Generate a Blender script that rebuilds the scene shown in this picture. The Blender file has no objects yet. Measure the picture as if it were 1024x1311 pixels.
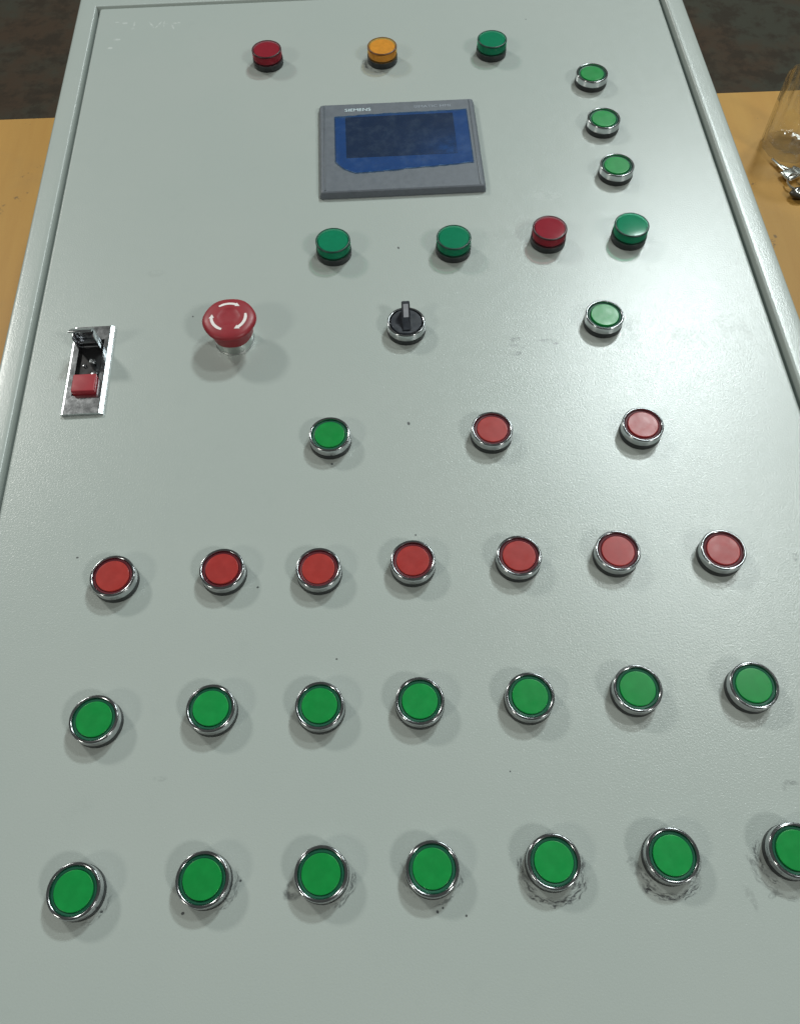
import bpy, bmesh, math, random
from mathutils import Vector, Matrix, noise

random.seed(7)
sc = bpy.context.scene
col = sc.collection

# ------------------------------------------------------------------ camera
# world: metres, x to the right and y up the cabinet door, z out of the door (door face at z = 0)
F_PX, W_PX, H_PX = 1086.9, 1024.0, 1311.0
CAM = Vector((0, 0, 510.28))                     # in mm
RIGHT = Vector((0.99851109, -0.05301944, -0.01282703))
DOWN = Vector((-0.05261834, -0.87415664, -0.48278513))
FWD = Vector((0.01438416, 0.48274125, -0.8756449))
cd = bpy.data.cameras.new('camera')
cam = bpy.data.objects.new('camera', cd)
col.objects.link(cam)
cd.sensor_fit = 'HORIZONTAL'
cd.sensor_width = 36
cd.lens = F_PX / W_PX * 36
cd.clip_start = 0.01
cd.clip_end = 100
M3 = Matrix((RIGHT, -DOWN, -FWD)).transposed()
cam.matrix_world = Matrix.Translation(CAM * 0.001) @ M3.to_4x4()
sc.camera = cam


def px(u, v, z=0.0):
    """point (mm) where the ray through photo pixel (u, v) meets the height z"""
    d = RIGHT * ((u - W_PX / 2) / F_PX) + DOWN * ((v - H_PX / 2) / F_PX) + FWD
    return CAM + d * ((z - CAM.z) / d.z)


# ------------------------------------------------------------------ light
world = bpy.data.worlds.new('World')
sc.world = world
world.use_nodes = True
bg = world.node_tree.nodes['Background']
bg.inputs[0].default_value = (0.96, 1.0, 0.95, 1)
bg.inputs[1].default_value = 0.072
# workshop lamps 5 m above the door: one long strip light (the sheen on the right) and four round ones
LAMPS = [((2.4, 4.5, 5.0), 280, (0.90, 1.0, 1.0), (0.8, 2.0)), ((2.4, 2.55, 5.0), 60, (0.93, 1.0, 0.98), (0.6, 0.6)), ((-4.6, 5.2, 5.0), 195, (1.0, 0.985, 0.93), (1.0, 1.0)),
         ((-5.3, -3.2, 5.0), 98, (1.0, 0.97, 0.88), (1.2, 1.2)), ((4.1, -3.5, 5.0), 142, (1.0, 0.99, 0.95), (1.0, 1.0))]
for loc, power, colr, size in LAMPS:
    ld = bpy.data.lights.new('ceiling_lamp', 'AREA')
    ld.shape = 'RECTANGLE' if size[1] > 2 else 'DISK'
    ld.size = size[0]
    if size[1] > 2:
        ld.size_y = size[1]
    ld.energy = power
    ld.color = colr
    lo = bpy.data.objects.new('ceiling_lamp', ld)
    lo.location = loc
    if size[1] < 2:
        lo.rotation_euler = (Vector((0, 0.45, 0)) - Vector(loc)).to_track_quat('-Z', 'Y').to_euler()
    col.objects.link(lo)
sc.view_settings.view_transform = 'Standard'
sc.view_settings.look = 'None'
sc.view_settings.exposure = 0.0
sc.view_settings.gamma = 1.0
sc.render.engine = 'CYCLES'
sc.cycles.use_denoising = True
sc.cycles.blur_glossy = 0.4
sc.cycles.sample_clamp_indirect = 4.0
sc.cycles.sample_clamp_direct = 8.0
sc.cycles.max_bounces = 10
sc.cycles.transparent_max_bounces = 16
sc.render.filter_size = 2.0


# ------------------------------------------------------------------ node helpers
class NT:
    def __init__(self, name):
        self.m = bpy.data.materials.new(name)
        self.m.use_nodes = True
        self.t = self.m.node_tree
        self.b = self.t.nodes['Principled BSDF']
        self.out = self.t.nodes['Material Output']

    def n(self, kind, **kw):
        nd = self.t.nodes.new(kind)
        for k, v in kw.items():
            setattr(nd, k, v)
        return nd

    def put(self, sock, v):
        if isinstance(v, bpy.types.NodeSocket):
            self.t.links.new(v, sock)
        else:
            sock.default_value = v

    def math(self, op, a, b=0.0, c=None, clamp=False):
        nd = self.n('ShaderNodeMath', operation=op, use_clamp=clamp)
        self.put(nd.inputs[0], a)
        self.put(nd.inputs[1], b)
        if c is not None:
            self.put(nd.inputs[2], c)
        return nd.outputs[0]

    def vec(self, op, a, b=None, out=0):
        nd = self.n('ShaderNodeVectorMath', operation=op)
        self.put(nd.inputs[0], a)
        if b is not None:
            self.put(nd.inputs[1], b)
        return nd.outputs[out]

    def scale(self, a, s):
        nd = self.n('ShaderNodeVectorMath', operation='SCALE')
        self.put(nd.inputs[0], a)
        self.put(nd.inputs[3], s)
        return nd.outputs[0]

    def ramp(self, v, a, b, lo=0.0, hi=1.0, smooth=True):
        nd = self.n('ShaderNodeMapRange', interpolation_type='SMOOTHSTEP' if smooth else 'LINEAR')
        self.put(nd.inputs[0], v)
        for i, x in enumerate((a, b, lo, hi)):
            self.put(nd.inputs[i + 1], x)
        return nd.outputs[0]

    def noise(self, vecs, scale, detail=3.0, rough=0.55, out=0):
        nd = self.n('ShaderNodeTexNoise')
        self.put(nd.inputs['Vector'], vecs)
        self.put(nd.inputs['Scale'], scale)
        self.put(nd.inputs['Detail'], detail)
        self.put(nd.inputs['Roughness'], rough)
        return nd.outputs[out]

    def mix(self, f, a, b):
        nd = self.n('ShaderNodeMix', data_type='RGBA')
        self.put(nd.inputs[0], f)
        self.put(nd.inputs[6], a)
        self.put(nd.inputs[7], b)
        return nd.outputs[2]

    def bump(self, h, strength, dist):
        nd = self.n('ShaderNodeBump')
        self.put(nd.inputs['Height'], h)
        nd.inputs['Strength'].default_value = strength
        nd.inputs['Distance'].default_value = dist
        return nd.outputs[0]

    def obj(self):
        return self.n('ShaderNodeTexCoord').outputs['Object']


def C(r, g, b):
    return (r, g, b, 1.0)


def plain(name, colr, rough=0.4, metal=0.0, coat=0.0, var=0.12, scale=300.0, bump=0.0):
    k = NT(name)
    o = k.obj()
    nz = k.noise(o, scale, 4)
    c = k.mix(k.ramp(nz, 0.3, 0.7), C(*[x * (1 - var) for x in colr]), C(*[min(1, x * (1 + var)) for x in colr]))
    if '_cap' in name or '_diffuser' in name:
        k.b.inputs['Specular IOR Level'].default_value = 0.27
        rnd = k.n('ShaderNodeObjectInfo').outputs['Random']
        hs = k.n('ShaderNodeHueSaturation')
        k.put(hs.inputs['Hue'], k.ramp(rnd, 0, 1, 0.4985, 0.5015, smooth=False))
        k.put(hs.inputs['Value'], k.ramp(rnd, 0, 1, 0.94, 1.06, smooth=False))
        k.put(hs.inputs['Color'], c)
        c = hs.outputs[0]
    k.put(k.b.inputs['Base Color'], c)
    k.put(k.b.inputs['Roughness'], k.ramp(k.noise(o, scale * 0.6, 3), 0.25, 0.75, rough * 0.85, min(1, rough * 1.2)))
    k.b.inputs['Metallic'].default_value = metal
    if coat:
        k.b.inputs['Coat Weight'].default_value = coat
        k.b.inputs['Coat Roughness'].default_value = 0.12
    if bump:
        k.put(k.b.inputs['Normal'], k.bump(nz, 0.5, bump))
    return k.m


PAINT = (0.384, 0.432, 0.409)


def paint_material(name, stains=None, dull=None, light=None):
    k = NT(name)
    o = k.obj()
    big = k.noise(o, 5.0, 3)
    mid = k.noise(o, 45.0, 4, 0.65)
    tint = k.mix(k.ramp(big, 0.3, 0.7), C(PAINT[0] * 0.985, PAINT[1] * 0.99, PAINT[2] * 0.98), C(PAINT[0] * 1.02, PAINT[1] * 1.01, PAINT[2] * 1.0))
    tint = k.mix(k.ramp(mid, 0.56, 0.78, 0, 0.22), tint, C(PAINT[0] * 0.86, PAINT[1] * 0.87, PAINT[2] * 0.86))
    peel = k.noise(o, 820.0, 2, 0.5)
    fine = k.noise(o, 1700.0, 1, 0.5)
    height = k.math('ADD', peel, k.math('MULTIPLY', fine, 0.5))
    rough = k.ramp(k.noise(o, 90.0, 4, 0.6), 0.3, 0.7, 0.235, 0.27)
    if stains or dull or light:
        p = k.scale(o, 1000.0)
        wob = k.vec('SUBTRACT', k.noise(p, 0.16, 3, 0.6, out=1), (0.5, 0.5, 0.5))
        pw = k.vec('ADD', p, k.scale(wob, 5.0))
        patch = k.ramp(k.noise(p, 0.27, 4, 0.62), 0.44, 0.66)
        soft = k.ramp(k.noise(p, 0.2, 3, 0.6), 0.32, 0.62)

        def blob(x, y, sx, sy, ang, warp):
            q = k.vec('SUBTRACT', pw if warp else p, (x, y, 0))
            if ang:
                r = k.n('ShaderNodeVectorRotate', rotation_type='Z_AXIS')
                k.put(r.inputs['Vector'], q)
                r.inputs['Angle'].default_value = -math.radians(ang)
                q = r.outputs[0]
            q = k.vec('MULTIPLY', q, (1 / sx, 1 / sy, 0))
            return k.ramp(k.vec('LENGTH', q, out=1), 0.55, 1.05, 1.0, 0.0)

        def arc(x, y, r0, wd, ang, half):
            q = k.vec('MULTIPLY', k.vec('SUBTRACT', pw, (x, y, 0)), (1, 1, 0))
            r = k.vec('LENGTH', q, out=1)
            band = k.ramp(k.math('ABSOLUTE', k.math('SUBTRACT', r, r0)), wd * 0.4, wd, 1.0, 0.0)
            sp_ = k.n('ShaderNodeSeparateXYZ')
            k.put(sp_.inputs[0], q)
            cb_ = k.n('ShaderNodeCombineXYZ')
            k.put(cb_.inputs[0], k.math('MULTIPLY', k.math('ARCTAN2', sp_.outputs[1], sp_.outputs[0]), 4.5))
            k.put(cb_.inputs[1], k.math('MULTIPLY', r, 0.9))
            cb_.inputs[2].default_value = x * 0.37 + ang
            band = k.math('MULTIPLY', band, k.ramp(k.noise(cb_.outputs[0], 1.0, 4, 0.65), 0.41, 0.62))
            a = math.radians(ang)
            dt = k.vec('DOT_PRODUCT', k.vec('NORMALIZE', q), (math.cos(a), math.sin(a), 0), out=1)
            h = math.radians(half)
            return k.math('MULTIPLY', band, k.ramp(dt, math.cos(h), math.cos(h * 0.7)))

        def total(items):
            acc = None
            for it in items:
                kind, amt, tex = it[0], it[1], it[2]
                v = blob(*it[3:]) if kind == 'blob' else arc(*it[3:])
                if tex == 'patch':
                    v = k.math('MULTIPLY', v, patch)
                elif tex == 'soft':
                    v = k.math('MULTIPLY', v, soft)
                v = k.math('MULTIPLY', v, amt)
                acc = v if acc is None else k.math('MAXIMUM', acc, v)
            return acc
        if stains:
            s = total(stains)
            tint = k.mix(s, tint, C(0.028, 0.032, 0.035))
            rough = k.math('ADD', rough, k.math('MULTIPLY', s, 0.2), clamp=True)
        if light:
            tint = k.mix(total(light), tint, C(0.82, 0.85, 0.83))
        if dull:
            d = total(dull)
            rough = k.math('ADD', rough, k.math('MULTIPLY', d, 0.10), clamp=True)
            tint = k.mix(k.math('MULTIPLY', d, 0.18), tint, C(0.36, 0.39, 0.37))
    k.put(k.b.inputs['Base Color'], tint)
    k.put(k.b.inputs['Roughness'], rough)
    k.b.inputs['Specular IOR Level'].default_value = 0.5
    k.b.inputs['Coat Weight'].default_value = 0.2
    k.b.inputs['Coat Roughness'].default_value = 0.42
    nrm = k.bump(height, 0.6, 0.00019)
    k.put(k.b.inputs['Normal'], nrm)
    k.put(k.b.inputs['Coat Normal'], nrm)
    return k.m


# ------------------------------------------------------------------ mesh helpers (input in mm)
def link(name, bm, mat, parent=None, sharp=35, loc=None):
    me = bpy.data.meshes.new(name)
    bmesh.ops.recalc_face_normals(bm, faces=bm.faces[:])
    bmesh.ops.scale(bm, vec=(0.001,) * 3, verts=bm.verts[:])
    for f in bm.faces:
        f.smooth = True
    bm.to_mesh(me)
    bm.free()
    me.set_sharp_from_angle(angle=math.radians(sharp))
    for pl in me.polygons:
        if len(pl.vertices) > 4 and abs(pl.normal.z) > 0.999:
            pl.use_smooth = False
    for m in (mat if isinstance(mat, (list, tuple)) else [mat]):
        me.materials.append(m)
    o = bpy.data.objects.new(name, me)
    col.objects.link(o)
    if parent:
        o.parent = parent
    if loc is not None:
        o.location = Vector(loc) * 0.001
    return o


def lathe(profile, seg=72, bm=None, off=(0, 0, 0), wobble=None):
    bm = bm or bmesh.new()
    rings = []
    for r, z in profile:
        if r < 1e-6:
            rings.append([bm.verts.new((off[0], off[1], z + off[2]))])
        else:
            rings.append([bm.verts.new((off[0] + (r + (wobble(i / seg) if wobble else 0)) * math.cos(2 * math.pi * i / seg),
                                        off[1] + (r + (wobble(i / seg) if wobble else 0)) * math.sin(2 * math.pi * i / seg), z + off[2])) for i in range(seg)])
    for a, b in zip(rings, rings[1:]):
        for i in range(seg):
            j = (i + 1) % seg
            if len(a) == 1 and len(b) == 1:
                continue
            if len(a) == 1:
                bm.faces.new((a[0], b[i], b[j]))
            elif len(b) == 1:
                bm.faces.new((a[i], a[j], b[0]))
            else:
                bm.faces.new((a[i], a[j], b[j], b[i]))
    return bm


def box(x0, x1, y0, y1, z0, z1, bev=0.0, seg=2, bm=None, mat=None):
    own = bmesh.new()
    bmesh.ops.create_cube(own, size=1.0)
    for v in own.verts:
        v.co = Vector(((x0 + x1) / 2 + v.co.x * (x1 - x0), (y0 + y1) / 2 + v.co.y * (y1 - y0), (z0 + z1) / 2 + v.co.z * (z1 - z0)))
    if bev:
        bmesh.ops.bevel(own, geom=own.edges[:], offset=bev, segments=seg, affect='EDGES', profile=0.5)
    if mat is not None:
        bmesh.ops.transform(own, matrix=mat, verts=own.verts[:])
    if bm is None:
        return own
    me = bpy.data.meshes.new('tmp')
    own.to_mesh(me)
    own.free()
    bm.from_mesh(me)
    bpy.data.meshes.remove(me)
    return bm


def arc_pts(cx, cz, r, a0, a1, n):
    return [(cx + r * math.cos(math.radians(a0 + (a1 - a0) * i / n)), cz + r * math.sin(math.radians(a0 + (a1 - a0) * i / n))) for i in range(n + 1)]


def empty(name, loc, label, cat, group=None):
    o = bpy.data.objects.new(name, None)
    o.empty_display_size = 0.02
    o.location = Vector(loc) * 0.001
    col.objects.link(o)
    o['label'] = label
    o['category'] = cat
    if group:
        o['group'] = group
    return o


# ------------------------------------------------------------------ materials
CHROME = NT('chrome')
CHROME.b.inputs['Base Color'].default_value = C(0.56, 0.58, 0.59)
CHROME.b.inputs['Metallic'].default_value = 1.0
CHROME.put(CHROME.b.inputs['Roughness'], CHROME.ramp(CHROME.noise(CHROME.obj(), 260.0, 4), 0.3, 0.75, 0.10, 0.17))
CHROME = CHROME.m
PLATE = plain('stamped_chrome', (0.52, 0.545, 0.56), 0.20, 1.0, 0, 0.12, 300, 0.00008)
DARKPLATE = plain('dull_steel', (0.50, 0.52, 0.54), 0.22, 1.0, 0, 0.12, 300, 0.0002)
RUBBER = plain('black_collar_plastic', (0.022, 0.026, 0.027), 0.5, 0, 0, 0.15, 500)
BLACK = plain('black_plastic', (0.018, 0.022, 0.030), 0.38, 0, 0, 0.15, 400)
CAVITY = plain('cavity_black', (0.012, 0.013, 0.014), 0.5, 0, 0, 0.2, 400)
CAP_GREEN = plain('green_cap', (0.008, 0.245, 0.050), 0.31, 0, 0.0, 0.07, 150)
CAP_RED = plain('red_cap', (0.335, 0.034, 0.031), 0.31, 0, 0.0, 0.07, 150)
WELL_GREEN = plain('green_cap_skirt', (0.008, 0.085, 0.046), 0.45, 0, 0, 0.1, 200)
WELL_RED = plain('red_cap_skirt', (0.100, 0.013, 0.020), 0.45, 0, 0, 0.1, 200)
STOP_RED = plain('emergency_red', (0.275, 0.021, 0.030), 0.42, 0, 0.0, 0.06, 120)
LATCH_RED = plain('latch_red', (0.32, 0.026, 0.036), 0.45, 0, 0, 0.06, 120)
WHITE = plain('white_print', (0.78, 0.74, 0.72), 0.5, 0, 0, 0.05, 300)
POINTER = plain('grey_pointer', (0.42, 0.44, 0.48), 0.45, 0, 0, 0.05, 300)
COLLAR_METAL = plain('satin_collar', (0.60, 0.64, 0.62), 0.30, 1.0, 0, 0.06, 300)
HMI_GREY = plain('slate_housing', (0.120, 0.137, 0.158), 0.45, 0, 0, 0.05, 250, 0.00004)
HMI_SIDE = plain('slate_housing_edge', (0.10, 0.115, 0.133), 0.45, 0, 0, 0.05, 250)
FILM_BACKING = plain('pale_film_backing', (0.42, 0.45, 0.50), 0.3, 0, 0, 0.05, 200)
SCREEN = plain('dark_display', (0.012, 0.014, 0.024), 0.4, 0, 0, 0.1, 200)
LETTER = plain('pale_lettering', (0.62, 0.76, 0.80), 0.5, 0, 0, 0.05, 400)
LETTER_DIM = plain('faded_lettering', (0.27, 0.31, 0.36), 0.5, 0, 0, 0.05, 400)
KEYSTEEL = plain('key_steel', (0.66, 0.66, 0.62), 0.22, 1.0, 0, 0.12, 500)
FOBDARK = plain('dark_fob_leather', (0.040, 0.034, 0.024), 0.35, 0, 0, 0.4, 160, 0.0015)


def lens_material(name, tint, body, share):
    k = NT(name)
    tr = k.n('ShaderNodeBsdfTransparent')
    tr.inputs[0].default_value = C(*tint)
    k.b.inputs['Base Color'].default_value = C(*body)
    k.b.inputs['Roughness'].default_value = 0.16
    mx = k.n('ShaderNodeMixShader')
    mx.inputs[0].default_value = share
    k.t.links.new(tr.outputs[0], mx.inputs[1])
    k.t.links.new(k.b.outputs[0], mx.inputs[2])
    k.t.links.new(mx.outputs[0], k.out.inputs[0])
    return k.m


LENS = {'red': lens_material('red_lens', (0.84, 0.50, 0.55), (0.14, 0.020, 0.030), 0.20),
        'amber': lens_material('amber_lens', (0.97, 0.84, 0.50), (0.40, 0.19, 0.04), 0.20),
        'green': lens_material('green_lens', (0.42, 0.86, 0.68), (0.010, 0.10, 0.060), 0.20)}
DIFF = {'red': plain('red_diffuser', (0.42, 0.085, 0.115), 0.5, 0, 0, 0.05, 200),
        'amber': plain('amber_diffuser', (0.80, 0.46, 0.17), 0.5, 0, 0, 0.1, 200),
        'green': plain('green_diffuser', (0.05, 0.33, 0.25), 0.5, 0, 0, 0.05, 200)}


def film_material():
    k = NT('blue_protective_film')
    o = k.obj()
    tr = k.n('ShaderNodeBsdfTransparent')
    tr.inputs[0].default_value = C(0.15, 0.42, 0.80)
    cl = k.noise(o, 90.0, 4, 0.6)
    k.put(k.b.inputs['Base Color'], k.mix(k.ramp(cl, 0.45, 0.75), C(0.024, 0.052, 0.118), C(0.060, 0.100, 0.170)))
    k.b.inputs['Roughness'].default_value = 0.38
    k.put(k.b.inputs['Normal'], k.bump(k.noise(o, 60.0, 3), 0.15, 0.0008))
    mx = k.n('ShaderNodeMixShader')
    mx.inputs[0].default_value = 0.40
    k.t.links.new(tr.outputs[0], mx.inputs[1])
    k.t.links.new(k.b.outputs[0], mx.inputs[2])
    k.t.links.new(mx.outputs[0], k.out.inputs[0])
    return k.m


def board_material():
    k = NT('ochre_board')
    o = k.obj()
    st = k.n('ShaderNodeMapping')
    k.put(st.inputs[0], o)
    st.inputs['Scale'].default_value = (30, 2.5, 30)
    grain = k.noise(st.outputs[0], 1.0, 5, 0.6)
    blot = k.noise(o, 9.0, 4, 0.6)
    c = k.mix(k.ramp(grain, 0.3, 0.75), C(0.42, 0.218, 0.042), C(0.47, 0.262, 0.056))
    c = k.mix(k.ramp(blot, 0.5, 0.72, 0, 0.45), c, C(0.33, 0.19, 0.055))
    c = k.mix(k.ramp(k.noise(o, 42.0, 4, 0.7), 0.66, 0.74, 0, 0.75), c, C(0.10, 0.07, 0.035))
    k.put(k.b.inputs['Base Color'], c)
    k.b.inputs['Roughness'].default_value = 0.55
    k.put(k.b.inputs['Normal'], k.bump(k.noise(o, 250.0, 3), 0.3, 0.0004))
    return k.m


def floor_material():
    k = NT('dark_workshop_floor')
    o = k.obj()
    a = k.noise(o, 3.0, 5, 0.6)
    b = k.noise(o, 14.0, 6, 0.65)
    c = k.mix(k.ramp(a, 0.42, 0.58), C(0.044, 0.029, 0.018), C(0.036, 0.036, 0.026))
    c = k.mix(k.ramp(b, 0.45, 0.62, 0, 0.8), c, C(0.024, 0.018, 0.012))
    k.put(k.b.inputs['Base Color'], c)
    k.b.inputs['Roughness'].default_value = 0.85
    k.b.inputs['Specular IOR Level'].default_value = 0.2
    k.put(k.b.inputs['Normal'], k.bump(b, 0.5, 0.004))
    return k.m


# ------------------------------------------------------------------ positions read from the photograph (mm)
ROW_RED = [px(u, v, 10) for u, v in [(144, 737.5), (284, 728.5), (407.5, 727.5), (528.5, 717.5), (664.5, 711.5), (791, 705), (926, 704)]]
ROW_MID = [px(u, v, 10) for u, v in [(120, 921), (269.5, 907), (409, 903.5), (537.5, 897.5), (678.5, 891.5), (816.5, 881.5), (965.5, 877.5)]]
ROW_LOW = [px(u, v, 10) for u, v in [(94, 1141), (259, 1126.5), (411, 1119), (553.5, 1112.5), (709, 1103.5), (861, 1095.5)]] + [Vector((213.8, 51.0, 10))]
COL_TOP = [px(u, v, 10) for u, v in [(758, 93), (773, 151), (790, 211)]]
LOOSE = {'g_high': px(774, 403, 10), 'g_low': px(422, 556, 10), 'r_mid': px(630, 549, 10), 'r_right': px(823, 543.5, 10)}
LAMP_TOP = [px(u, v, 15) for u, v in [(341, 62), (489, 58), (630, 49)]]
LAMP_MID = [px(u, v, 15) for u, v in [(426, 307), (581, 303), (704, 291), (809, 287)]]

# ------------------------------------------------------------------ the setting: floor and the board the cabinet lies on
bm = bmesh.new()
bmesh.ops.create_grid(bm, x_segments=8, y_segments=8, size=6000)
fl = link('floor', bm, floor_material())
fl.location = (0, 1.0, -0.95)
fl['kind'] = 'structure'

TABLE_Z = -200.0
edge_l, edge_r = px(20, 151.5, TABLE_Z), px(980, 116, TABLE_Z)
tilt = math.atan2(edge_r.y - edge_l.y, edge_r.x - edge_l.x)
table = empty('work_table', (0, 0, -950), 'ochre yellow board tabletop that the grey cabinet lies on', 'table')
tm = Matrix.Rotation(tilt, 4, 'Z')
ye = (tm.inverted() @ edge_l).y
WOOD = board_material()
o = link('tabletop', box(-760, 840, -420, ye, TABLE_Z - 24, TABLE_Z, 1.5, 2, mat=tm), WOOD)
o.parent = table
o.location = (0, 0, 0.95)
STEEL_LEG = plain('painted_leg', (0.08, 0.085, 0.09), 0.5)
for lx in (-700, 780):
    for ly in (-360, ye - 60):
        o = link('leg', box(lx - 25, lx + 25, ly - 25, ly + 25, -950, TABLE_Z - 24, 3, 2, mat=tm), STEEL_LEG)
        o.parent = table
        o.location = (0, 0, 0.95)

# ------------------------------------------------------------------ the cabinet
cab = empty('control_cabinet', (0, 0, 0), 'light grey steel control cabinet lying on its back, door covered in push buttons and lamps', 'control cabinet')

X0, X1, Y0, Y1 = -291.0, 329.0, -87.0, 913.0        # outer size
FRAME_PAINT = paint_material('grey_powder_coat_frame')


def frame_mesh():
    """flange profile (inset from the outer edge, z) swept round the four sides"""
    prof = [(0, TABLE_Z + 0.3), (0, -3.0)] + [(3 - 3 * math.cos(math.radians(a)), -3 + 3.8 * math.sin(math.radians(a))) for a in (22, 45, 68, 90)]
    prof += [(8.0, 0.95), (14.0, 0.95), (16.4, 0.75), (17.6, 0.1), (18.4, -1.0), (18.8, -2.6), (18.9, -6), (18.9, -22)]
    b = bmesh.new()
    rings = []
    for d, z in prof:
        rings.append([b.verts.new(c) for c in ((X0 + d, Y0 + d, z), (X1 - d, Y0 + d, z), (X1 - d, Y1 - d, z), (X0 + d, Y1 - d, z))])
    for a, c in zip(rings, rings[1:]):
        for i in range(4):
            j = (i + 1) % 4
            b.faces.new((a[i], a[j], c[j], c[i]))
    b.faces.new(rings[0])
    return b


link('cabinet_body', frame_mesh(), FRAME_PAINT, cab, sharp=40)

# dirt, smears and worn print on the door
def P2(u, v):
    q = px(u, v, 0)
    return q.x, q.y


S = []
for u, v, a, b in [(510, 317, 1.0, 1.7), (523, 542, 1.3, 1.8), (247, 405, 0.8, 0.9), (532, 685, 0.8, 0.9), (99, 714, 1.1, 0.8), (330, 752, 1.0, 0.8),
                   (431, 844, 0.8, 0.7), (425, 594, 1.1, 1.0), (234, 1170, 1.2, 1.0), (560, 1168, 0.9, 1.1), (567, 1163, 0.7, 0.8), (597, 1173, 0.8, 0.8),
                   (653, 988, 0.6, 0.6), (673, 24, 0.8, 0.9), (308, 1128, 0.9, 0.8), (130, 1168, 1.2, 0.8)]:
    x, y = P2(u, v)
    S.append(('blob', 0.9, '', x, y, a, b, 10, False))
for u, v, a, b, g, amt in [(660, 434, 5, 2.6, 10, 0.55), (662, 443, 7, 2.2, -10, 0.36), (660, 452, 6, 2.8, 5, 0.48), (700, 436, 10, 2.8, 0, 0.36), (710, 439, 3.5, 1.8, 0, 0.5),
                           (205, 998, 5, 2.0, 5, 0.22), (1018, 714, 2.6, 3.6, 0, 0.5), (1010, 1002, 6, 2.0, 0, 0.35), (1003, 1008, 2, 3, 0, 0.25),
                           (200, 350, 9, 5, 0, 0.07), (640, 300, 20, 7, 0, 0.07)]:
    x, y = P2(u, v)
    S.append(('blob', amt, 'soft', x, y, a, b, g, True))
# tape residue and grease by the bottom row
for u, v, a, b, g, amt in [(371, 1141, 4.2, 6.0, -10, 0.75), (376, 1148, 5, 3, 0, 0.5), (966, 1110, 2.8, 6.0, 14, 0.55), (985, 1118, 9, 3, -20, 0.4), (891, 1122, 3.6, 5.5, 15, 0.30),
                           (672, 1128, 4.0, 6.0, 25, 0.55), (812, 1110, 4.0, 6.0, 20, 0.45), (990, 1145, 2.0, 4.4, -35, 0.55), (962, 1150, 2.5, 8, 20, 0.18)]:
    x, y = P2(u, v)
    S.append(('blob', amt, 'soft', x, y, a, b, g, True))
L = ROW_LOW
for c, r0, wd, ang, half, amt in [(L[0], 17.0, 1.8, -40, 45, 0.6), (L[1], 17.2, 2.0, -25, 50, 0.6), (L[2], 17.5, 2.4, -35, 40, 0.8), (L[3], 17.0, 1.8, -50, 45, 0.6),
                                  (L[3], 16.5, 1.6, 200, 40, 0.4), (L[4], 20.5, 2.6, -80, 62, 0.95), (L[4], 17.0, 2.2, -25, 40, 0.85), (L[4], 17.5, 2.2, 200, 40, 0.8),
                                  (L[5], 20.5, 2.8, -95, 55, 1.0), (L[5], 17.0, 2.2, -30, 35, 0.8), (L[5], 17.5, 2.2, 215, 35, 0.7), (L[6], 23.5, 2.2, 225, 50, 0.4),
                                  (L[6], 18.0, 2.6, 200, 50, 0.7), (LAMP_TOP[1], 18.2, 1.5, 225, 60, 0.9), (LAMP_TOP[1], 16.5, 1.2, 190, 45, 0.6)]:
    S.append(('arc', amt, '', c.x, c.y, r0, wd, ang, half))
DULL = []
for u, v, a, b, g in [(882, 428, 15, 11, 0), (800, 415, 18, 9, 20), (700, 250, 14, 7, 0), (940, 420, 16, 22, 20)]:
    x, y = P2(u, v)
    DULL.append(('blob', 0.4, 'soft', x, y, a, b, g, True))
LITE = []
for u, v, a, b, g in [(160, 29, 3.4, 1.6, 0), (170, 36, 2.0, 2.2, 0), (172, 30, 1.2, 4.5, 0), (194, 31, 1.1, 7.0, 28), (203, 31, 1.1, 7.0, -28), (210, 30, 1.0, 6.0, 0), (213, 30, 2.4, 1.2, 0),
                      (221, 33, 1.1, 6.0, 20), (224, 29, 2.6, 1.2, 0), (229, 29, 2.0, 2.6, 0), (150, 28, 2.4, 1.0, 0), (150, 50, 4.0, 2.0, 0), (141, 61, 3.0, 2.0, 0)]:
    x, y = P2(u, v)
    LITE.append(('blob', 0.30, 'soft', x, y, a, b, g, False))
CELL = 60.0


def reach(it):
    """half size of the square that a mark can touch"""
    return 1.1 * max(it[5], it[6]) + 4.5 if it[0] == 'blob' else it[5] + it[6] + 4.5


def door_mesh():
    dx0, dx1, dy0, dy1, rc, re = -268.2, 304.8, -64.0, 890.8, 3.0, 2.2
    b = bmesh.new()

    def outline(ins, z):
        vs = []
        for cx, cy, a0 in ((dx1 - rc, dy1 - rc, 0), (dx0 + rc, dy1 - rc, 90), (dx0 + rc, dy0 + rc, 180), (dx1 - rc, dy0 + rc, 270)):
            for i in range(7):
                a = math.radians(a0 + 15 * i)
                vs.append(b.verts.new((cx + (rc - ins) * math.cos(a), cy + (rc - ins) * math.sin(a), z)))
        return vs
    prof = [(0, -18), (0, -re)] + [(re * (1 - math.cos(math.radians(a))), -re + re * math.sin(math.radians(a))) for a in (18, 36, 54, 72, 90)]
    rings = [outline(i, z) for i, z in prof]
    n = len(rings[0])
    for a, c in zip(rings, rings[1:]):
        for i in range(n):
            j = (i + 1) % n
            b.faces.new((a[i], a[j], c[j], c[i]))
    b.faces.new(rings[-1])
    b.faces.new(rings[0])
    x = -240.0
    while x < dx1 - 10:
        bmesh.ops.bisect_plane(b, geom=b.verts[:] + b.edges[:] + b.faces[:], plane_co=(x, 0, 0), plane_no=(1, 0, 0))
        x += CELL
    y = -30.0
    while y < dy1 - 10:
        bmesh.ops.bisect_plane(b, geom=b.verts[:] + b.edges[:] + b.faces[:], plane_co=(0, y, 0), plane_no=(0, 1, 0))
        y += CELL
    return b


door = link('door', door_mesh(), FRAME_PAINT, cab, sharp=40)
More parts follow.
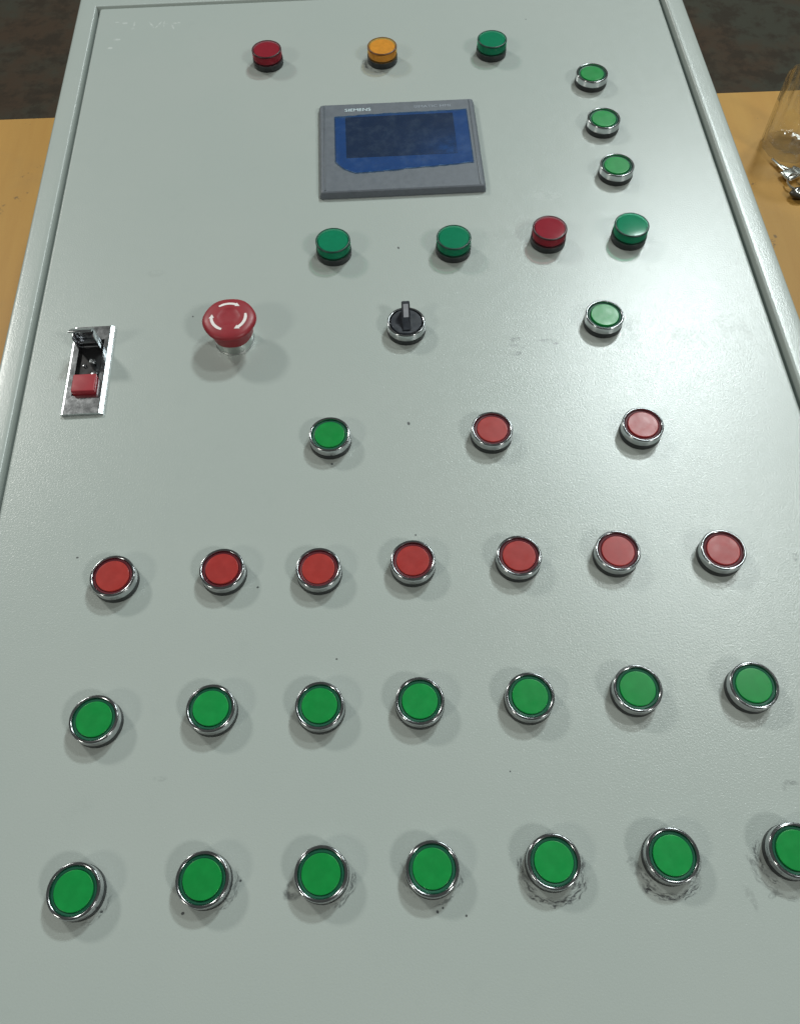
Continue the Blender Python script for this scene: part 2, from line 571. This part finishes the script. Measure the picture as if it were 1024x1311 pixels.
# the paint is the same everywhere; each field of the sheet only carries the marks that lie on it
slots = {}
for pl in door.data.polygons:
    if pl.normal.z < 0.999 or pl.center.z < -0.001:
        continue
    pl.use_smooth = False
    xs = [door.data.vertices[i].co.x * 1000 for i in pl.vertices]
    ys = [door.data.vertices[i].co.y * 1000 for i in pl.vertices]

    def near(items):
        return tuple(i for i, it in enumerate(items) if min(xs) - reach(it) < it[3] < max(xs) + reach(it) and min(ys) - reach(it) < it[4] < max(ys) + reach(it))
    key = (near(S), near(DULL), near(LITE))
    if not any(key):
        continue
    if key not in slots:
        door.data.materials.append(paint_material('grey_powder_coat_marked', [S[i] for i in key[0]], [DULL[i] for i in key[1]], [LITE[i] for i in key[2]]))
        slots[key] = len(door.data.materials) - 1
    pl.material_index = slots[key]

# ---- push buttons: collar (black) > bezel, cap, cap_skirt
COLLAR = [(0, 0.05), (14.8, 0.05), (15.0, 0.5), (14.95, 4.7), (13.6, 4.75), (0, 4.75)]
BEZEL = [(13.4, 4.6), (14.6, 4.65), (14.85, 5.0), (14.8, 8.9)] + arc_pts(13.8, 9.75, 1.0, 0, 90, 6)[1:] + [(13.4, 10.7)] + [(13.0, 10.45), (12.85, 10.0), (12.85, 4.8), (13.4, 4.6)]
CAPP = [(10.2, 4.8), (10.75, 8.8)] + arc_pts(10.4, 9.95, 0.35, 0, 90, 3) + [(10.15, 10.302), (6, 10.31), (0, 10.315)]
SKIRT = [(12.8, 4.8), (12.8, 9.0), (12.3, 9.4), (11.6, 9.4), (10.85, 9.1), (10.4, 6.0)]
proto = {}


def push_button(p, colour, label, tilt_deg=0.0):
    key = colour
    if key not in proto:
        a = link('push_button', lathe(COLLAR), RUBBER)
        b = link('bezel', lathe(BEZEL), CHROME, a)
        c = link('cap', lathe(CAPP), CAP_GREEN if colour == 'green' else CAP_RED, a)
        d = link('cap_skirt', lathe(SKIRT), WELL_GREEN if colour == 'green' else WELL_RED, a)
        proto[key] = [a, b, c, d]
        parts = [a, b, c, d]
    else:
        parts = [q.copy() for q in proto[key]]
        for q in parts:
            col.objects.link(q)
        for q in parts[1:]:
            q.parent = parts[0]
    parts[0].parent = cab
    parts[0].location = Vector((p.x, p.y, 0)) * 0.001
    parts[0].rotation_euler = (0, 0, random.uniform(0, 6.28))
    parts[2].location = (0, 0, random.uniform(-0.0004, 0.0003))
    parts[2].rotation_euler = (random.uniform(-0.012, 0.012), random.uniform(-0.012, 0.012), 0)
    parts[0]['label'] = label
    return parts[0]


for p in COL_TOP:
    push_button(p, 'green', 'green push button with chrome bezel in the short column beside the touch screen')
for p in ROW_RED:
    push_button(p, 'red', 'red push button with chrome bezel in the row of seven reds')
for p in ROW_MID:
    push_button(p, 'green', 'green push button with chrome bezel in the row just below the reds')
for p in ROW_LOW:
    push_button(p, 'green', 'green push button with grease marks around it in the bottom row')
push_button(LOOSE['g_high'], 'green', 'lone green push button to the right of the selector switch')
push_button(LOOSE['g_low'], 'green', 'lone green push button in line with two reds')
push_button(LOOSE['r_mid'], 'red', 'red push button in line with the lone green one')
push_button(LOOSE['r_right'], 'red', 'red push button below the lone green one')

# ---- indicator lamps: black base > diffuser, lens
LBASE = [(0, 0.05), (14.2, 0.05), (14.5, 0.5), (14.45, 5.6), (14.0, 6.1), (0, 6.1)]
LDIFF = [(13.3, 7.2), (13.2, 12.4), (12.6, 13.6), (11.8, 14.3), (6, 14.5), (0, 14.55)]
LLENS = [(13.2, 5.8), (14.2, 6.0), (14.25, 6.6), (14.05, 13.6)] + arc_pts(12.95, 13.9, 1.1, 0, 90, 5) + [(12.6, 15.03), (8, 15.2), (0, 15.3)]
LRIM = [(12.9, 14.9), (12.95, 15.25), (13.3, 15.32), (13.75, 15.15), (14.1, 14.75), (14.2, 14.3), (14.0, 14.2), (13.4, 14.6), (12.9, 14.9)]
RIM_SHADE = {'red': plain('red_rim_shade', (0.040, 0.008, 0.010), 0.38), 'amber': plain('amber_rim_shade', (0.14, 0.055, 0.012), 0.38), 'green': plain('green_rim_shade', (0.006, 0.050, 0.034), 0.38)}  # added ring; its dark colour stands for internal reflection darkening the lens edge
lproto = {}


def lamp(p, colour, label):
    if colour not in lproto:
        a = link('indicator_lamp', lathe(LBASE), RUBBER)
        b = link('diffuser', lathe(LDIFF), DIFF[colour], a)
        c = link('lens', lathe(LLENS), LENS[colour], a)
        d = link('lens_rim_shade', lathe(LRIM), RIM_SHADE[colour], a)
        lproto[colour] = parts = [a, b, c, d]
    else:
        parts = [q.copy() for q in lproto[colour]]
        for q in parts:
            col.objects.link(q)
        for q in parts[1:]:
            q.parent = parts[0]
    parts[0].parent = cab
    parts[0].location = Vector((p.x, p.y, 0)) * 0.001
    parts[0]['label'] = label


for p, c in zip(LAMP_TOP, ('red', 'amber', 'green')):
    lamp(p, c, f'{c} indicator lamp in the row of three above the touch screen')
for p, c in zip(LAMP_MID, ('green', 'green', 'red', 'green')):
    lamp(p, c, f'{c} indicator lamp in the row of four below the touch screen')

# ---- emergency stop: collar > mushroom head, arrows
es = Vector((-111.2, 441.0, 0))
a = link('emergency_stop_button', lathe([(0, 0.05), (15.2, 0.05), (15.3, 0.8), (14.7, 1.2), (14.6, 9.5), (13.0, 10.0), (0, 10.0)]), COLLAR_METAL, cab, loc=es)
a['label'] = 'red mushroom emergency stop button with three white arrows'
HEAD = [(14.0, 9.0), (15.3, 9.2), (15.7, 10.0), (15.5, 21.0), (15.6, 21.7), (19.3, 21.9), (20.0, 22.2), (20.25, 22.9), (20.15, 23.7), (19.8, 24.4), (19.0, 25.2), (17.6, 25.9), (15.0, 26.45), (9.0, 27.1), (8.2, 27.05), (7.6, 26.8), (4, 26.8), (0, 26.8)]


def scallop(t):
    return 0.22 * math.cos(t * 2 * math.pi * 6)


hd = link('mushroom_head', lathe(HEAD, 96, wobble=scallop), STOP_RED, a, sharp=28)


def arrow(a0, a1):
    b = bmesh.new()
    R, w, n = 12.8, 1.1, 14
    zz = lambda r: 27.12 - (r - 9) / 6 * 0.65 + 0.16
    pts_i, pts_o = [], []
    aend = a1 + 9 * (1 if a0 > a1 else -1)
    for i in range(n + 1):
        an = math.radians(a0 + (aend - a0) * i / n)
        ww = w * (0.75 + 0.25 * min(1, i / 3))
        pts_i.append(b.verts.new(((R - ww) * math.cos(an), (R - ww) * math.sin(an), zz(R - ww))))
        pts_o.append(b.verts.new(((R + ww) * math.cos(an), (R + ww) * math.sin(an), zz(R + ww))))
    for i in range(n):
        b.faces.new((pts_i[i], pts_i[i + 1], pts_o[i + 1], pts_o[i]))
    an = math.radians(aend)
    hi = b.verts.new(((R - 2.0) * math.cos(an), (R - 2.0) * math.sin(an), zz(R - 2)))
    ho = b.verts.new(((R + 2.0) * math.cos(an), (R + 2.0) * math.sin(an), zz(R + 2)))
    an = math.radians(a1 - 7)
    tip = b.verts.new((R * math.cos(an), R * math.sin(an), zz(R)))
    b.faces.new((hi, pts_i[-1], tip))
    b.faces.new((pts_i[-1], pts_o[-1], tip))
    b.faces.new((pts_o[-1], ho, tip))
    return b


for a0, a1 in ((126, 58), (12, -62), (-112, -186)):
    link('arrow', arrow(a0, a1), WHITE, a)

# ---- selector switch: collar > bezel, knob, lever, pointer
sp = px(520, 412, 10)
a = link('selector_switch', lathe(COLLAR), RUBBER, cab, loc=(sp.x, sp.y, 0))
a['label'] = 'black rotary selector switch with grey pointer and chrome bezel'
link('bezel', lathe(BEZEL), CHROME, a)
link('knob', lathe([(12.1, 4.3), (12.1, 10.2), (11.7, 10.7), (6, 10.8), (0, 10.8)]), BLACK, a)
b = bmesh.new()
prof = [(-9.5, 10.6), (-9.5, 11.6), (-3.0, 13.2), (3.0, 17.6), (7.6, 22.6), (9.6, 22.9), (10.6, 21.0), (11.4, 10.6)]
lo = [b.verts.new((-3.1, y, z)) for y, z in prof]
hi = [b.verts.new((3.1, y, z)) for y, z in prof]
b.faces.new(lo)
b.faces.new(hi)
for i in range(len(prof)):
    j = (i + 1) % len(prof)
    b.faces.new((lo[i], lo[j], hi[j], hi[i]))
bmesh.ops.bevel(b, geom=b.edges[:], offset=0.45, segments=2, affect='EDGES')
link('lever', b, BLACK, a)
b = bmesh.new()
q = [(-2.0, 13.42), (3.0, 17.85), (7.1, 22.25)]
lo = [b.verts.new((-1.95, y - 0.12, z + 0.1)) for y, z in q]
hi = [b.verts.new((1.95, y - 0.12, z + 0.1)) for y, z in q]
for i in range(2):
    b.faces.new((lo[i], hi[i], hi[i + 1], lo[i + 1]))
link('pointer', b, POINTER, a)

# ---- touch screen
hx0, hx1, hy0, hy1 = -44.0, 99.6, 592.6, 712.4
ht = 6.5


def slab(x0, x1, y0, y1, z0, z1, ins, rc=2.0):
    b = bmesh.new()

    def ring(d, z):
        vs = []
        for cx, cy, a0 in ((x1 - rc, y1 - rc, 0), (x0 + rc, y1 - rc, 90), (x0 + rc, y0 + rc, 180), (x1 - rc, y0 + rc, 270)):
            for i in range(5):
                an = math.radians(a0 + 22.5 * i)
                vs.append(b.verts.new((cx - d * (1 if cx > (x0 + x1) / 2 else -1) + rc * math.cos(an), cy - d * (1 if cy > (y0 + y1) / 2 else -1) + rc * math.sin(an), z)))
        return vs
    rs = [ring(0, z0), ring(0, z0 + (z1 - z0) * 0.35), ring(ins * 0.55, z1 - 0.8), ring(ins * 0.8, z1 - 0.25), ring(ins, z1)]
    n = len(rs[0])
    for p_, q_ in zip(rs, rs[1:]):
        for i in range(n):
            j = (i + 1) % n
            b.faces.new((p_[i], p_[j], q_[j], q_[i]))
    b.faces.new(rs[-1])
    b.faces.new(rs[0])
    return b


h = link('touch_screen', slab(hx0, hx1, hy0, hy1, 0.05, ht, 2.6), HMI_GREY, cab, sharp=25)
h['label'] = 'slate grey operator touch screen with a wrinkled blue protective film'
for x in (hx0 + 5.0, hx1 - 5.0):
    link('trim_rib', box(x - 0.55, x + 0.55, hy0 + 3.5, hy1 - 3.5, ht - 0.2, ht + 0.5, 0.2), HMI_SIDE, h)
TOPL = [(-29.7, 691.9), (-5.4, 693.5), (30, 694.2), (64.8, 694.6), (90.5, 695.4)]
BOTL = [(-29.5, 631.5), (-22.6, 622.1), (-12.8, 616.2), (9.9, 617.2), (42.8, 619.8), (66.2, 621.2), (91.4, 623.4)]


def interp(tab, x):
    if x <= tab[0][0]:
        return tab[0][1]
    for (x0, y0), (x1, y1) in zip(tab, tab[1:]):
        if x <= x1:
            return y0 + (y1 - y0) * (x - x0) / (x1 - x0)
    return tab[-1][1]


def sheet(nx, ny, z, shrink, rag, wrinkle):
    b = bmesh.new()
    g = []
    for i in range(nx + 1):
        x = -29.6 + shrink + (121.0 - 2 * shrink) * i / nx
        t, bo = interp(TOPL, x) - shrink, interp(BOTL, x) + shrink
        t += rag * noise.noise((x * 0.21, 3.1, 0)) * 1.6
        bo += rag * (noise.noise((x * 0.17, 9.3, 0)) * 2.6 + noise.noise((x * 0.6, 1.3, 0)) * 0.9)
        colv = []
        for j in range(ny + 1):
            y = bo + (t - bo) * j / ny
            w = wrinkle * (0.5 + noise.noise((x * 0.07, y * 0.11, 5.0)) * 0.5 + 0.6 * max(0, noise.noise((x * 0.05 + y * 0.05, y * 0.03, 2.0))))
            edge = max(0, 1 - min(j, ny - j) / 1.5)
            w += wrinkle * 0.7 * edge * (0.5 + noise.noise((x * 0.15, y * 0.1, 8.0)))
            if i <= 3:
                w += wrinkle * 0.8 * (3 - i) / 3 * max(0, 1 - j / ny * 1.5)
            colv.append(b.verts.new((x, y, z + max(0, w))))
        g.append(colv)
    for i in range(nx):
        for j in range(ny):
            b.faces.new((g[i][j], g[i + 1][j], g[i + 1][j + 1], g[i][j + 1]))
    return b


link('film_backing', sheet(30, 6, ht + 0.08, 0.8, 0.0, 0.0), FILM_BACKING, h)  # pale sheet added beneath the film to make its blue look brighter
sd = link('display', box(-19.8, 78.3, 636.3, 691.4, ht - 0.5, ht + 0.35, 0.1), SCREEN, h)
link('protective_film', sheet(110, 34, ht + 0.55, 0.0, 0.35, 0.4), film_material(), h, sharp=80)


def lettering(name, text, p0, p1, mat, parent, z):
    cu = bpy.data.curves.new(name, 'FONT')
    cu.body = text
    cu.extrude = 0.00004
    cu.size = 0.01
    t = bpy.data.objects.new(name, cu)
    col.objects.link(t)
    bpy.context.view_layer.update()
    me = bpy.data.meshes.new_from_object(t.evaluated_get(bpy.context.evaluated_depsgraph_get()))
    col.objects.unlink(t)
    bpy.data.objects.remove(t)
    xs = [v.co.x for v in me.vertices]
    ys = [v.co.y for v in me.vertices]
    sx = (p1[0] - p0[0]) * 0.001 / (max(xs) - min(xs))
    sy = (p1[1] - p0[1]) * 0.001 / (max(ys) - min(ys))
    for v in me.vertices:
        v.co = Vector(((v.co.x - min(xs)) * sx + p0[0] * 0.001, (v.co.y - min(ys)) * sy + p0[1] * 0.001, v.co.z + z * 0.001))
    me.materials.append(mat)
    ob = bpy.data.objects.new(name, me)
    col.objects.link(ob)
    ob.parent = parent
    return ob


lettering('lettering', 'SIEMENS', (-19.8, 699.6), (3.8, 703.6), LETTER, h, ht + 0.1)
lettering('lettering', 'SIMATIC HMI', (43.5, 700.6), (77.0, 704.0), LETTER_DIM, h, ht + 0.1)

# ---- pop-out door latch
lx0, lx1, ly0, ly1 = -235.4, -205.4, 376.0, 459.4
wx0, wx1, wy0, wy1 = -230.2, -211.4, 392.6, 446.0      # window in the plate


def plate():
    b = bmesh.new()
    tz, e = 3.0, 1.8

    def rect(x0, x1, y0, y1, z):
        return [b.verts.new(c) for c in ((x0, y0, z), (x1, y0, z), (x1, y1, z), (x0, y1, z))]
    rs = [rect(lx0, lx1, ly0, ly1, 0.05), [b.verts.new(c) for c in ((lx0, ly0, 2.853), (lx1, ly0, 1.81), (lx1, ly1, 1.81), (lx0, ly1, 2.853))], rect(lx0 + 0.9, lx1 - 2.5, ly0 + 0.1, ly1 - 0.1, tz), rect(wx0, wx1, wy0, wy1, tz), rect(wx0, wx1, wy0, wy1, 0.3)]
    for p_, q_ in zip(rs, rs[1:]):
        for i in range(4):
            j = (i + 1) % 4
            b.faces.new((p_[i], p_[j], q_[j], q_[i]))
    b.faces.new(rs[-1])
    return b


la = link('door_latch', plate(), [PLATE, CAVITY], cab, sharp=4)
la['label'] = 'chrome pop-out door latch with raised handle and red release button'
for pl in la.data.polygons:
    zs = [la.data.vertices[i].co.z for i in pl.vertices]
    if max(zs) < 0.0005 and min(zs) > 0.0002:
        pl.material_index = 1
    if abs(max(zs) - 0.003) < 1e-5 and abs(min(zs) - 0.0003) < 1e-5:
        pl.material_index = 1
link('release_button', box(-229.3, -212.0, 393.4, 409.3, 0.5, 7.5, 0.8, 3), LATCH_RED, la)
# raised handle: a shallow channel hinged near the top of the window
hm = Matrix.Translation((-220.9, 438.5, 1.0)) @ Matrix.Rotation(math.radians(8), 4, 'X')
b = box(-8.4, 8.4, 2.6, 3.8, 0, 22.5, 0.3, 2, mat=hm)
box(-8.5, -7.3, -3.0, 2.55, 0, 19.0, 0.3, 2, bm=b, mat=hm)
box(7.3, 8.5, -3.0, 2.55, 0, 21.5, 0.3, 2, bm=b, mat=hm)
box(-8.6, 8.6, -6.6, 0.6, -0.6, 0.6, 0.3, 2, bm=b, mat=hm @ Matrix.Translation((0, 3.2, 22.6)) @ Matrix.Rotation(math.radians(-40), 4, 'X'))
box(-7.2, 7.2, -1.2, 2.5, 9.0, 10.4, 0.3, 2, bm=b, mat=hm)
link('handle', b, DARKPLATE, la, sharp=30)
link('post', lathe([(0, 0.4), (2.3, 0.4), (2.3, 8.0), (1.8, 8.6), (0, 8.7)], 24), PLATE, la).location = (-0.2165, 0.4205, 0)
link('rivet', lathe([(0, 0.4), (1.5, 0.4), (1.3, 1.6), (0, 2.0)], 20), DARKPLATE, la).location = (-0.2246, 0.4222, 0)
link('catch', box(-217.6, -213.0, 410.2, 413.6, 0.4, 4.2, 0.5, 2), PLATE, la)

# ------------------------------------------------------------------ things lying on the board
GLASS = NT('clear_glass')
tr_ = GLASS.n('ShaderNodeBsdfTransparent')
tr_.inputs[0].default_value = C(0.97, 0.98, 0.975)
gl_ = GLASS.n('ShaderNodeBsdfGlossy')
gl_.inputs['Roughness'].default_value = 0.03
fr_ = GLASS.n('ShaderNodeLayerWeight')
fr_.inputs[0].default_value = 0.5
fac = GLASS.math('MULTIPLY_ADD', GLASS.math('POWER', fr_.outputs['Facing'], 2.2), 0.8, 0.07)
mg_ = GLASS.n('ShaderNodeMixShader')
GLASS.put(mg_.inputs[0], fac)
GLASS.t.links.new(tr_.outputs[0], mg_.inputs[1])
GLASS.t.links.new(gl_.outputs[0], mg_.inputs[2])
GLASS.t.links.new(mg_.outputs[0], GLASS.out.inputs[0])
gx, gy = 519.0, 880.0
g = link('glass_tumbler', lathe([(0, 0), (28, 0), (31.5, 1.2), (32.5, 4), (32.8, 45), (33, 89), (32.4, 90.0), (31.4, 89.2), (30.8, 45), (30.0, 14), (26, 9.5), (12, 8.6), (0, 8.4)], 144, wobble=lambda t: 0.7 * math.cos(t * 2 * math.pi * 12)), GLASS.m, None, 50, (gx, gy, TABLE_Z + 0.3))
g['label'] = 'empty clear glass tumbler standing on the ochre board beside the cabinet'
g['category'] = 'glass'

k0 = px(988, 203, TABLE_Z + 4)
k1 = px(1005, 219, TABLE_Z + 4)
kb = px(1011, 223, TABLE_Z + 4)
keys = empty('key_bunch', (kb.x, kb.y, TABLE_Z), 'small bunch of steel keys with a dark fob lying in front of the glass', 'keys')


def lift(o):
    o.parent = keys
    o.location = -Vector(keys.location)
    return o


d = (k1 - k0)
an = math.atan2(d.y, d.x)
km = Matrix.Translation(k0) @ Matrix.Rotation(an, 4, 'Z')
ln = d.length
b = box(0, ln + 2, -1.6, 1.6, -1.0, 1.0, 0.3, 2, mat=km)
kk = lift(link('key', b, KEYSTEEL))
hb = box(ln - 1, ln + 17, -9, 9, -1.6, 3.4, 2.6, 3, mat=km)
hb2 = link('key_bow', hb, KEYSTEEL)
hb2.parent = kk
km2 = Matrix.Translation(kb + Vector((4, 10, -1.5))) @ Matrix.Rotation(an + 0.5, 4, 'Z')
b = box(-17, 1, -1.7, 1.7, -1.0, 1.0, 0.3, 2, mat=km2)
kk2 = lift(link('key', b, KEYSTEEL))
hb = link('key_bow', box(0, 15, -8, 8, -1.2, 1.6, 1.2, 3, mat=km2), KEYSTEEL)
hb.parent = kk2
# split ring
fob = px(1024, 247, TABLE_Z + 6)
rc = (kb + fob) / 2
b = bmesh.new()
for tz in (0.0, 1.5):
    ring = []
    for i in range(40):
        a_ = 2 * math.pi * i / 40
        row = []
        for j in range(8):
            c_ = 2 * math.pi * j / 8
            row.append(b.verts.new((rc.x + 2 + (11 + 0.75 * math.cos(c_)) * math.cos(a_), rc.y + 2 + (11 + 0.75 * math.cos(c_)) * math.sin(a_), TABLE_Z + 5.6 + tz + 2.0 * math.sin(a_) + 0.75 * math.sin(c_))))
        ring.append(row)
    for i in range(40):
        for j in range(8):
            b.faces.new((ring[i][j], ring[(i + 1) % 40][j], ring[(i + 1) % 40][(j + 1) % 8], ring[i][(j + 1) % 8]))
lift(link('split_ring', b, KEYSTEEL))
b = bmesh.new()
bmesh.ops.create_uvsphere(b, u_segments=32, v_segments=16, radius=1)
for v in b.verts:
    s = 1 + 0.12 * noise.noise(v.co * 1.7)
    v.co = Vector((v.co.x * 14 * s, v.co.y * 9 * s, max(-6.0, v.co.z * 5.5 * s))) + Vector((fob.x + 2, fob.y, TABLE_Z + 6.2))
fb = lift(link('fob', b, FOBDARK, sharp=60))
for i in range(4):
    a_ = 2.4 + i * 0.55
    st = link('stud', lathe([(0, 0), (2.2, 0), (1.7, 1.4), (0, 2.0)], 20, off=(fob.x + 2 + 8 * math.cos(a_), fob.y + 5.0 * math.sin(a_), TABLE_Z + 9.0)), KEYSTEEL)
    st.parent = fb
